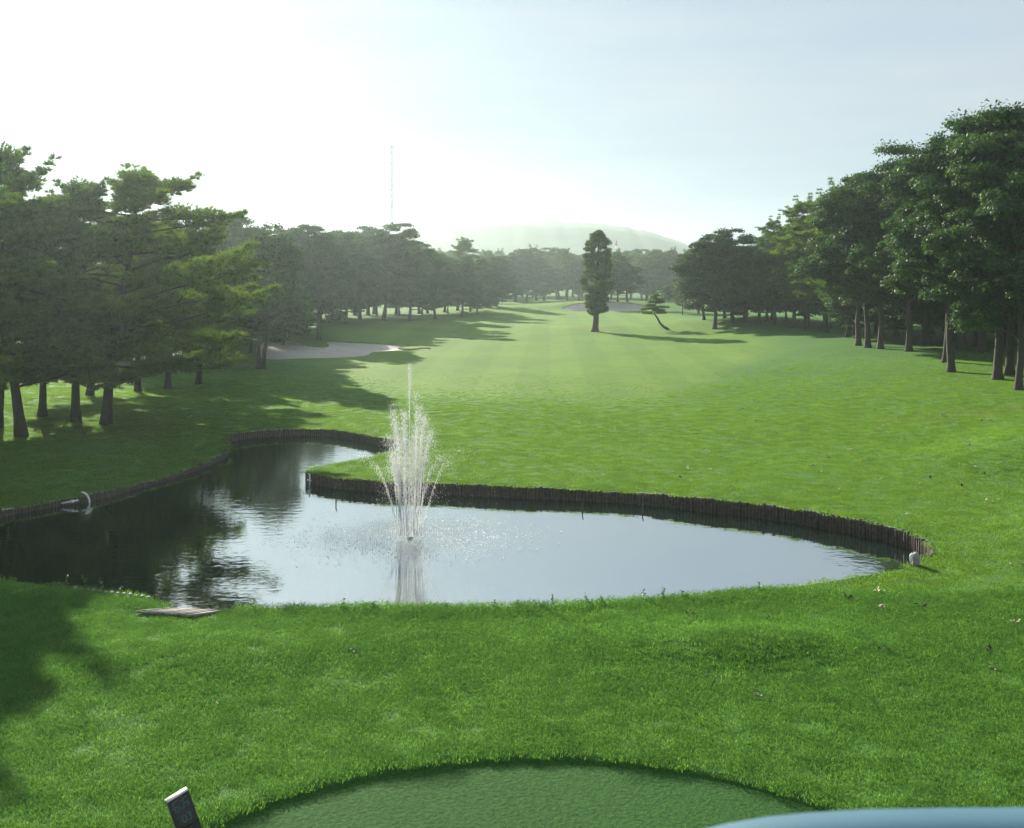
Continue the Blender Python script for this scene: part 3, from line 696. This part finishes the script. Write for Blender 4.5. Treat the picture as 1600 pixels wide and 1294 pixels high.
# ------------------------------------------------------------------ fountain
def fountain():
    rng = np.random.default_rng(3); fx, fy = -3.08, 33.0
    root = empty('fountain', (fx, fy, WATER)); tag(root, 'fountain spraying tall white jets up from the pond', 'fountain')
    m = MB(); m.tube([(0, 0, -.3), (0, 0, .02), (0, 0, .05)], [.12, .10, .05], 10)
    obj('nozzle', m.mesh('nozzle', True), M_MARK, root)
    g = 9.81
    octa = np.array([(1, 0, 0), (-1, 0, 0), (0, 1, 0), (0, -1, 0), (0, 0, 1), (0, 0, -1)], float)
    of = np.array([(0, 2, 4), (2, 1, 4), (1, 3, 4), (3, 0, 4), (2, 0, 5), (1, 2, 5), (3, 1, 5), (0, 3, 5)])
    def drops(P, sz, stretch):
        n_ = len(P); V = np.repeat(P, 6, 0) + np.tile(octa, (n_, 1)) * np.repeat(np.column_stack([sz, sz, sz * stretch]), 6, 0)
        F = np.tile(of, (n_, 1)) + np.repeat(np.arange(n_) * 6, 8)[:, None]
        return V, F
    jets = [(0, 0, 5.3, 900, .035)]
    for k in range(44):
        a = k * 2.4 + .35; q_ = rng.uniform(.06, .46); jets.append((math.cos(a) * q_, math.sin(a) * q_, 4.4 - q_ * 1.6 + rng.uniform(-1.9, .2), 520, .075))
    for k in range(7):
        a = k * 2 * math.pi / 7 + .1; jets.append((math.cos(a) * 1.3, math.sin(a) * 1.3, rng.uniform(2.3, 2.9), 260, .08))
    for jx, jy, h, cnt, spd in jets:
        vz = math.sqrt(2 * g * h); ta = vz / g; vx, vy = jx / ta, jy / ta
        rn = math.hypot(jx, jy); nx_, ny_ = (jx / rn * rng.uniform(.15, .42), jy / rn * rng.uniform(.15, .42)) if .05 < rn < 1 else (jx * .25, jy * .25)
        u = rng.random(cnt); t = np.where(u < .70, rng.uniform(0.02, 1.0, cnt) ** .8 * ta, ta * (1 + rng.random(cnt) ** 1.5 * .95))
        f = t / ta
        sc = spd * np.clip(f, 0, 2.2) ** 1.3
        vz_ = vz * (1 - np.abs(rng.normal(size=cnt)) * .03 * (f > .6))
        P = np.column_stack([nx_ + vx * t + rng.normal(size=cnt) * sc, ny_ + vy * t + rng.normal(size=cnt) * sc, vz_ * t - .5 * g * t * t + rng.normal(size=cnt) * sc * .6])
        ok = P[:, 2] > 0; P, f = P[ok], f[ok]
        sz = rng.uniform(.0018, .0062, len(P)) * np.where(f > .8, 1.1, .75); st = np.where(f < .7, 9., np.where(f < .9, 4.5, 2.2))
        V, F = drops(P, sz, st)
        jm = MB(); jm.add(V, F)
        # the unbroken stream near the nozzle
        tt = np.linspace(0, .55, 10) * ta
        jm.tube(np.column_stack([nx_ + vx * tt, ny_ + vy * tt, vz * tt - .5 * g * tt * tt + .1]), np.linspace(.006, .0035, 10), 5)
        tag(obj('jet', jm.mesh('jet'), M_SPRAY, root), kind='stuff')
    # drops bouncing where the spray lands
    n_ = 1500; a = rng.uniform(0, 6.28, n_); r_ = np.abs(rng.normal(1.9, .9, n_)); P = np.column_stack([r_ * np.cos(a) * 1.15, r_ * np.sin(a) * .9, rng.random(n_) ** 2 * .10 + .005])
    V, F = drops(P, rng.uniform(.008, .02, n_), np.full(n_, .9)); jm = MB(); jm.add(V, F)
    tag(obj('splash', jm.mesh('splash'), M_SPRAY, root), kind='stuff')
fountain()

# ------------------------------------------------------------------ small things round the pond
# plank landing
ld = empty('plank_landing', (0, 0, 0)); tag(ld, 'sloping landing of grey planks running into the pond', 'landing')
A, B, C_, D_ = (spot(262, 950), spot(356, 954), spot(304, 967), spot(210, 960))
pa, pb, pc, pd = [np.array(q) for q in (A, B, C_, D_)]
pa[2] -= .04; pb[2] -= .04; pc[2] += .03; pd[2] += .03
LAND = np.array([pa[:2], pb[:2], pc[:2], pd[:2]])
npk = 12
for q in range(npk):
    f0, f1 = q / npk + .014, (q + 1) / npk - .014
    t0, t1, u0, u1 = pa + (pb - pa) * f0, pa + (pb - pa) * f1, pd + (pc - pd) * f0, pd + (pc - pd) * f1
    dz = np.array([0, 0, .05 + rs.uniform(-.014, .014)])
    v = [t0, t1, u1, u0, t0 + dz, t1 + dz, u1 + dz, u0 + dz]
    m = MB(); m.add(v, (), [(0, 1, 2, 3), (7, 6, 5, 4), (0, 4, 5, 1), (1, 5, 6, 2), (2, 6, 7, 3), (3, 7, 4, 0)])
    obj('plank', m.mesh('plank'), M_PLANK, ld)
m = MB(); m.tube([pd + (pc - pd) * -.03 + np.array([0, 0, -.1]), pd + (pc - pd) * 1.03 + np.array([0, 0, -.1])], .06, 6); obj('bearer', m.mesh('bearer'), M_STAKE, ld)
# short timber stakes beside the landing, sunlit tops put into the pale colour
for q, u in enumerate(np.linspace(118, 232, 13)):
    x, y, z = spot(u, 921 + (u - 118) * .135); m = MB(); hh = .05 + rs.uniform(0, .03)
    m.tube([(0, 0, -.4), (0, 0, hh - .02), (0, 0, hh)], [.055, .055, .04], 8)
    o = obj('edging_stake', m.mesh('edging_stake'), M_CONC, None, (x, y, z)); o.rotation_euler = (rs.uniform(-.06, .06), rs.uniform(-.06, .06), 0)
    tag(o, 'short stake with a sunlit toned top in the row beside the plank landing', 'stake', 'sunlit toned stakes beside the plank landing')
# bent white inlet pipe and the pale pipe lying by it, on the shaded bank
x, y, z = spot(133, 773)
m = MB(); m.tube([(-.22, .25, .0), (-.12, .05, .05), (.02, -.08, .05), (.14, -.16, -.02), (.22, -.2, -.14), (.25, -.22, -.3)], .035, 8)
pp = obj('inlet_pipe', m.mesh('inlet_pipe', True), M_WHITE, None, (x, y, z + .02)); tag(pp, 'bent white pipe curving over the pond edge into the water', 'pipe')
x, y, z = spot(112, 779)
m = MB(); m.tube([(-.28, -.05, -.05), (.26, .04, .04)], .03, 8); m.tube([(.04, .0, .0), (.12, .012, .012)], .05, 8)
pp = obj('straight_pipe', m.mesh('straight_pipe', True), M_WHITE, None, (x, y - .12, z - .08)); tag(pp, 'short straight white pipe with a collar along the pond wall', 'pipe')
# white capped drain pipe ending the stake wall, body grey holds its shade
x, y, z = spot(1434, 886)
dp = empty('drain_pipe', (x, y + .12, z)); dp.scale = (.78, .78, .78); tag(dp, 'stubby white capped pipe standing where the stake wall ends', 'pipe')
m = MB(); m.tube([(0, 0, -.6), (0, 0, .30), (-.02, 0, .38), (-.06, 0, .42)], [.12, .12, .11, .06], 12); obj('pipe_body', m.mesh('pipe_body', True), M_CONC, dp)
m = MB(); m.tube([(-.10, 0, .40), (-.16, -.01, .34), (-.18, -.02, .18), (-.17, -.02, .0)], [.05, .06, .05, .035], 8); obj('spout', m.mesh('spout', True), M_WHITE, dp)
# markers
for (u, v, nm, lab) in ((484, 742, 'marker_post', 'small white post at the tip of the grassy point'), (636, 692, 'marker_stone', 'small white stone at the head of the narrow inlet')):
    x, y, z = spot(u, v); m = MB()
    if nm == 'marker_post':
        m.tube([(0, 0, -.6), (0, 0, .0), (-.05, 0, .06)], [.03, .03, .02], 7); m.tube([(-.10, 0, -.18), (.06, 0, -.24)], .028, 6)
    else:
        m.tube([(0, 0, -.15), (0, 0, .05), (.02, 0, .13), (.03, 0, .17)], [.16, .15, .11, .04], 9)
    tag(obj(nm, m.mesh(nm, True), M_WHITE, None, (x, y, z)), lab, 'marker')
for u, v, h, lab in ((525, 784, .34, 'thin dark stake standing in the water off the grassy point'), (910, 798, .3, 'thin dark stake standing in the water near the long stake wall'), (1004, 800, .3, 'thin leaning stake in the water by the stake wall')):
    d = FPX * (EYE - WATER) / (v - HZ); x = (u - CX) / FPX * d; m = MB()
    m.tube([(0, 0, -.8), (0, 0, h * .7), (.03, 0, h)], [.022, .022, .016], 6)
    tag(obj('water_stake', m.mesh('water_stake'), M_STAKE, None, (x, d, WATER)), lab, 'stake')
# weeds on the near bank
rw_ = random.Random(5); rg = np.random.default_rng(8)
for u, v, h in ((772, 950, .20), (806, 948, .16), (862, 946, .24), (918, 943, .22), (938, 942, .15), (1004, 938, .26), (1036, 936, .28), (1066, 934, .16), (540, 952, .2), (585, 952, .16), (395, 952, .22), (1184, 923, .2), (132, 921, .3), (161, 925, .28), (188, 930, .2), (100, 917, .25)):
    x, y, z = spot(u, v); m = MB(); top = np.array([rw_.uniform(-.05, .05), rw_.uniform(-.05, .05), h])
    st_ = MB(); st_.tube([(0, 0, -.03), top * .5 + np.array([.01, 0, 0]), top], [.007, .006, .003], 4)
    P = np.array([top * f + rg.normal(size=3) * .012 for f in np.linspace(.25, 1, 16)]); V, F = leaves_np(rg, P + rg.normal(size=P.shape) * .022, rg.normal(size=P.shape) + np.array([0, 0, .8]), .032, .45)
    m.add(V, (), F)
    r_ = empty('weed', (x, y, z)); tag(r_, 'leafy weed standing up from the grass along the near pond bank', 'weed', 'weeds along the pond bank')
    obj('stem', st_.mesh('stem'), M_WEED, r_); obj('foliage', m.mesh('foliage'), M_WEED, r_)

# tee marker
tm = empty('tee_marker', (0, 0, 0)); tag(tm, 'black leaning tee marker block with a painted sunlit top and faded lettering', 'tee marker')
tx, ty = -4.18, 14.45; w2, t2, hh = .145, .05, .72
tm.location = (tx, ty, float(H(tx, ty)))
tm.rotation_euler = (R(-6), R(-17), R(38))
m = MB(); m.box((-w2, -t2, -.35), (w2, t2, hh)); obj('block', m.mesh('block'), M_MARK, tm)
m = MB(); m.box((-w2 - .003, -t2 - .003, hh), (w2 + .003, t2 + .003, hh + .015)); obj('sunlit_top', m.mesh('sunlit_top'), M_MTOP, tm)
m = MB(); m.box((-w2, -t2 - .022, hh - .42), (w2, -t2, hh - .385)); obj('ledge', m.mesh('ledge'), M_MARK, tm)
def lettering(txt, size, loc, par):
    cu = bpy.data.curves.new('lettering', 'FONT'); cu.body = txt; cu.size = size; cu.align_x = 'CENTER'; cu.extrude = .001
    o = bpy.data.objects.new('lettering', cu); COL.objects.link(o)
    dg = bpy.context.evaluated_depsgraph_get(); me_ = bpy.data.meshes.new_from_object(o.evaluated_get(dg)); bpy.data.objects.remove(o)
    o2 = obj('lettering', me_, M_TEAL, par, loc); o2.rotation_euler = (R(90), 0, 0); return o2
lettering('03', .15, (.02, -t2 - .003, hh - .36), tm)
mm = MB()   # worn strokes of the painted characters above the number
for x0, z0_, x1, z1 in ((-.09, .05, -.09, .19), (-.12, .17, -.03, .19), (-.12, .11, -.04, .12), (-.06, .04, -.03, .10), (.03, .05, .04, .20), (.0, .16, .10, .18), (.01, .10, .09, .12), (.07, .05, .10, .09), (.0, .05, .03, .09)):
    a = np.array([x0, 0, hh - .23 + z0_]); b = np.array([x1, 0, hh - .23 + z1]); d = (b - a) / np.linalg.norm(b - a); p_ = np.array([-d[2], 0, d[0]]) * .007
    yb = np.array([0, -t2 - .003, 0]); mm.add([a - p_ + yb, b - p_ + yb, b + p_ + yb, a + p_ + yb], (), [(0, 1, 2, 3)])
obj('lettering', mm.mesh('lettering'), M_TEAL, tm)

# fallen leaves and litter, one by one
lv = []
for q in range(7):
    m = MB(); k = 5; rl = np.random.default_rng(q + 60)
    V, F = leaves_np(rl, rl.normal(size=(k, 3)) * np.array([.05, .05, .008]) + np.array([0, 0, .05]), rl.normal(size=(k, 3)) * .5 + np.array([0, 0, 1]), .045, .55)
    m.add(V, (), F); lv.append(m.mesh('fallen_leaf'))
    lv[-1].materials.append(M_DRY if q < 4 else M_CLOD)
rl = random.Random(9)
LP = [(1182, 1090), (1560, 637), (1410, 690), (1330, 705), (1355, 722), (1310, 765), (1360, 775), (1375, 751), (1503, 760), (1536, 743), (1506, 762), (1577, 882), (1592, 880), (1540, 1018), (1550, 1046), (1590, 975), (1500, 645), (1475, 650), (1535, 660), (1110, 735), (1140, 760), (1062, 748), (1545, 785), (1560, 783), (1290, 715), (340, 1100), (552, 1018), (1254, 890), (1380, 1015), (1450, 700)]
LP += [(rl.uniform(1050, 1600), 640 + rl.random() ** 1.3 * 330) for _ in range(60)]
for u, v in LP:
    x, y, z = spot(u, v)
    if inside(POND, np.array([x]), np.array([y]))[0] or inside(TEE, np.array([x]), np.array([y]))[0]: continue
    o = obj('leaf_litter', rl.choice(lv), None, None, (x, y, z + .01)); o.rotation_euler = (0, 0, rl.uniform(0, 6)); s = rl.uniform(.6, 1.5); o.scale = (s, s, s)
    tag(o, 'small scrap of fallen leaves lying on the mown grass', 'leaves', 'scraps of fallen leaves on the grass')

# ------------------------------------------------------------------ terrace with blue railing under the viewpoint
zr = 6.135
path = [(2.8, 2.752), (1.9, 2.754), (1.35, 2.752), (1.1, 2.749), (.92, 2.742), (.78, 2.728), (.66, 2.706), (.56, 2.675), (.46, 2.63), (.37, 2.56), (.30, 2.46), (.26, 2.3), (.25, 2.0), (.25, 1.0)]
pc_ = np.array(path, float)
def ribbon(m, P, w, z0_, z1):
    T = np.gradient(P, axis=0); T /= np.linalg.norm(T, axis=1)[:, None]; Nn = np.stack([-T[:, 1], T[:, 0]], -1)
    prof = [(-w, z0_), (-w, z1 - .012), (-w + .012, z1), (w - .012, z1), (w, z1 - .012), (w, z0_)]
    V = np.concatenate([np.column_stack([P + Nn * a, np.full(len(P), b)]) for a, b in prof]); L_ = len(P); q = []
    for a in range(6):
        for i_ in range(L_ - 1):
            q.append((a * L_ + i_, a * L_ + i_ + 1, ((a + 1) % 6) * L_ + i_ + 1, ((a + 1) % 6) * L_ + i_))
    m.add(V, (), q)
rail = empty('terrace_railing', (0, 0, 5.2)); tag(rail, 'curved pale blue railing cap on the terrace edge', 'railing')
def fine(P, k=4):
    t = np.arange(len(P)); tt = np.linspace(0, len(P) - 1, (len(P) - 1) * k + 1); return np.column_stack([np.interp(tt, t, P[:, 0]), np.interp(tt, t, P[:, 1])])
m = MB(); ribbon(m, pc_, .075, zr - .05 - 5.2, zr - 5.2); obj('rail_cap', m.mesh('rail_cap'), M_RAIL, rail)
m = MB(); ribbon(m, pc_ , .03, 0, zr - .0501 - 5.2); obj('parapet', m.mesh('parapet'), M_RAIL, rail)
m = MB(); m.box((.12, -6, 4.95), (6, 2.95, 5.2)); m.box((-6, -6, 4.95), (.12, 1.0, 5.2)); tag(obj('terrace_slab', m.mesh('terrace_slab'), M_SLAB), kind='structure')
m = MB(); m.box((-6, -6, -.5), (6, .9, 4.947)); tag(obj('clubhouse_wall', m.mesh('clubhouse_wall'), M_SLAB), kind='structure')

# ------------------------------------------------------------------ masts and hill
D = 400.0; x = (612 - CX) / FPX * D; topz = EYE + (HZ - 226) / FPX * D
mr = empty('radio_mast', (x, D, 0)); tag(mr, 'very tall thin guyed radio mast behind the woods', 'radio mast')
def lattice(par, w0, w1, hgt, bands, name='mast_section'):
    for b in range(bands):
        m = MB(); za, zb = hgt * b / bands, hgt * (b + 1) / bands; wa, wb = w0 + (w1 - w0) * b / bands, w0 + (w1 - w0) * (b + 1) / bands; nx = 4
        cs = [(-1, -1), (1, -1), (1, 1), (-1, 1)]
        for (a, c) in cs: m.tube([(a * wa, c * wa, za), (a * wb, c * wb, zb)], .09, 4)
        for q in range(nx):
            z1, z2 = za + (zb - za) * q / nx, za + (zb - za) * (q + 1) / nx; w1_ = wa + (wb - wa) * q / nx; w2_ = wa + (wb - wa) * (q + 1) / nx
            for k in range(4):
                (a, c), (e, f) = cs[k], cs[(k + 1) % 4]; m.tube([(a * w1_, c * w1_, z1), (e * w2_, f * w2_, z2)], .06, 3)
        obj(name, m.mesh(name), (M_RED if b % 2 == 0 else M_WHITE) if par.name.startswith('lattice') else M_STEEL, par)
lattice(mr, .28, .28, topz, 7)
m = MB(); m.tube([(-1.2, 0, topz - 1), (1.2, 0, topz - 1)], .08, 4); m.tube([(0, 0, topz), (0, 0, topz + 1.6)], .06, 4); obj('antenna', m.mesh('antenna'), M_STEEL, mr)
for k in range(3):
    for fz in (.5, .95):
        a = k * 2.09 + .5; m = MB(); m.tube([(0, 0, topz * fz), (math.cos(a) * 28, math.sin(a) * 28, 0)], .02, 3); obj('guy_wire', m.mesh('guy_wire'), M_STEEL, mr)
D = 440.0; x = (963 - CX) / FPX * D; topz = EYE + (HZ - 375) / FPX * D
lt = empty('lattice_tower', (x, D, 0)); tag(lt, 'small red and white banded tower top above the far trees', 'tower')
lattice(lt, 1.6, .12, topz, 9)
prof_px = [(380, 432), (480, 410), (560, 386), (612, 368), (660, 354), (710, 348), (760, 346), (830, 345), (900, 347), (950, 351), (1000, 359), (1040, 370), (1080, 384), (1130, 396), (1200, 402), (1300, 410), (1400, 432)]
D = 930.0; us = np.linspace(380, 1400, 120); vsn = np.interp(us, [p[0] for p in prof_px], [p[1] for p in prof_px])
xs = (us - CX) / FPX * D; zs = np.maximum(0, EYE + (HZ - vsn) / FPX * D) + .5 * np.sin(us * .21) * np.sin(us * .087) + .35 * np.sin(us * .9) + .3 * np.sin(us * 1.7 + 1)
dd = np.linspace(-1, 1, 15); Vh = []
for q in dd: Vh.append(np.column_stack([xs * (1 + .02 * q), np.full(len(xs), D + q * 170), zs * (1 - abs(q)) ** .8 - 3 * abs(q) + 2.0 * np.sin(us * .05 + q * 9) * (1 - abs(q)) * abs(q)]))
Vh = np.concatenate(Vh); nx = len(us); F = [(a * nx + b, a * nx + b + 1, (a + 1) * nx + b + 1, (a + 1) * nx + b) for a in range(14) for b in range(nx - 1)]
tag(obj('hill', mesh_np('hill', Vh, [np.array(F)], True), M_HILL), kind='structure')

# ------------------------------------------------------------------ grass blades
def blade_patch(seed, n_, rad, hgt, wid, mt=None):
    rng = np.random.default_rng(seed); r_ = rad * np.sqrt(rng.random(n_)); a = rng.uniform(0, 6.28, n_)
    P = np.column_stack([r_ * np.cos(a), r_ * np.sin(a), np.full(n_, -.012)])
    th = rng.uniform(0, 6.28, n_); side = np.column_stack([np.cos(th), np.sin(th), np.zeros(n_)]) * wid
    ln = rng.normal(size=(n_, 3)) * np.array([.75, .75, 0]) * hgt; hh_ = hgt * rng.uniform(.5, 1.25, n_)
    mid = P + ln * .35 + np.column_stack([np.zeros((n_, 2)), hh_ * .65]); tip = P + ln * 1.1 + np.column_stack([np.zeros((n_, 2)), hh_])
    V = np.stack([P - side, P + side, mid + side * .7, mid - side * .7, tip], 1).reshape(-1, 3); b = np.arange(n_)[:, None] * 5
    me_ = mesh_np('grass_patch', V, [b + np.array([2, 3, 4]), b + np.array([0, 1, 2, 3])]); tone(me_, np.repeat(np.clip(rng.beta(1.2, 1.6, n_) * 1.15, 0, 1), 5)); me_.materials.append(mt or M_BLADE); return me_
def scatter(name, label, patches, x, y, z, scl, seed):
    rng = np.random.default_rng(seed); me_ = bpy.data.meshes.new(name); me_.vertices.add(len(x)); me_.vertices.foreach_set('co', np.column_stack([x, y, z]).astype(np.float32).ravel())
    at = me_.attributes.new('scl', 'FLOAT', 'POINT'); at.data.foreach_set('value', scl.astype(np.float32))
    at = me_.attributes.new('yaw', 'FLOAT', 'POINT'); at.data.foreach_set('value', rng.uniform(0, 6.28, len(x)).astype(np.float32))
    at = me_.attributes.new('pick', 'INT', 'POINT'); at.data.foreach_set('value', rng.integers(0, len(patches), len(x)).astype(np.int32))
    o = obj(name, me_); tag(o, label, 'grass', kind='stuff')
    ng = bpy.data.node_groups.new(name, 'GeometryNodeTree'); ng.interface.new_socket('Geometry', in_out='INPUT', socket_type='NodeSocketGeometry'); ng.interface.new_socket('Geometry', in_out='OUTPUT', socket_type='NodeSocketGeometry')
    N, L = ng.nodes, ng.links; gi = N.new('NodeGroupInput'); go = N.new('NodeGroupOutput'); ip = N.new('GeometryNodeInstanceOnPoints'); mpn = N.new('GeometryNodeMeshToPoints'); gj = N.new('GeometryNodeGeometryToInstance')
    for pm in reversed(patches):
        po = bpy.data.objects.new('grass_patch', pm); oi = N.new('GeometryNodeObjectInfo'); oi.inputs[0].default_value = po; L.new(oi.outputs['Geometry'], gj.inputs[0])
    def attr(nm, ty):
        a = N.new('GeometryNodeInputNamedAttribute'); a.data_type = ty; a.inputs[0].default_value = nm; return a.outputs[0]
    cb = N.new('ShaderNodeCombineXYZ'); L.new(attr('yaw', 'FLOAT'), cb.inputs[2])
    L.new(gi.outputs[0], mpn.inputs[0]); L.new(mpn.outputs[0], ip.inputs['Points']); L.new(gj.outputs[0], ip.inputs['Instance']); ip.inputs['Pick Instance'].default_value = True
    L.new(attr('pick', 'INT'), ip.inputs['Instance Index']); L.new(cb.outputs[0], ip.inputs['Rotation']); L.new(attr('scl', 'FLOAT'), ip.inputs['Scale']); L.new(ip.outputs[0], go.inputs[0])
    md = o.modifiers.new('grass', 'NODES'); md.node_group = ng
    return o
def field(seed, y0, y1, dens):
    rng = np.random.default_rng(seed); A_ = (.52 * (y0 + y1) + 8) * (y1 - y0); n_ = int(A_ * dens)
    y = np.sqrt(rng.uniform(y0 ** 2, y1 ** 2, n_)); x = rng.uniform(-1, 1, n_) * (.50 * y + 3)
    ok = ~inside(POND, x, y) & ~inside(TEE, x, y)
    ok &= rng.random(len(x)) < sstep(98, 48, y) ** .8 + .0
    for b in BUNK[:1]: ok &= ~inside(b, x, y)
    ok &= ~(inside(LAND, x, y) | (edge_dist(LAND, x, y) < .16))
    return x[ok], y[ok]
def lumps(x, y): return .5 + .5 * np.sin(x * 1.1 + 2 * np.sin(y * .7)) * np.sin(y * 1.4 + 2 * np.sin(x * .5))
near_p = [blade_patch(k, 95, .24, .065, .0042) for k in range(4)]
x, y = field(1, 13.5, 26, 44); s = .85 + .35 * lumps(x, y) * sstep(17, 22, y) + .15 * lumps(x * 2.3, y * 2.1)
ed = edge_dist(POND, x, y); s += .5 * np.exp(-(ed / .5) ** 2)
scatter('rough_grass', 'blades of rough grass on the near bank between tee and pond', near_p, x, y, H(x, y), s, 2)
far_p = [blade_patch(k + 20, 90, .30, .055, .006, M_FAIRB) for k in range(6)]
x, y = field(3, 26, 98, 20); s = .8 + .15 * lumps(x * .6, y * .5) + .3 * np.exp(-(edge_dist(POND, x, y) / .5) ** 2)
s *= 1 - .45 * (1 - rough_of(x, y)) - .35 * sstep(50, 98, y)
scatter('fairway_grass', 'short grass blades on the banks and fairway beyond the pond', far_p, x, y, H(x, y), s, 4)
tee_p = [blade_patch(k + 40, 150, .22, .011, .0035, M_TEEB) for k in range(3)]
rng = np.random.default_rng(12); x = rng.uniform(-5, 5.8, 3900); y = rng.uniform(13.6, 17.2, 3900); ok = inside(TEE, x, y) & (edge_dist(TEE, x, y) > .08); x, y = x[ok], y[ok]
scatter('tee_grass', 'close mown turf of the tee', tee_p, x, y, H(x, y) - .08, np.full(len(x), 1.0), 6)

# ------------------------------------------------------------------ haze
m = MB(); m.box((-1400, -60, -5), (1400, 1180, 61))
hm, N, L, out = mat('haze_air')
pv = nd(N, 'ShaderNodeVolumePrincipled'); pv.inputs['Color'].default_value = (.78, .96, .92, 1); pv.inputs['Density'].default_value = .00034; pv.inputs['Anisotropy'].default_value = .67
L.new(pv.outputs[0], out.inputs['Volume'])
hz_ = obj('haze', m.mesh('haze'), hm); tag(hz_, 'pale morning haze hanging over the course', 'haze', kind='stuff')
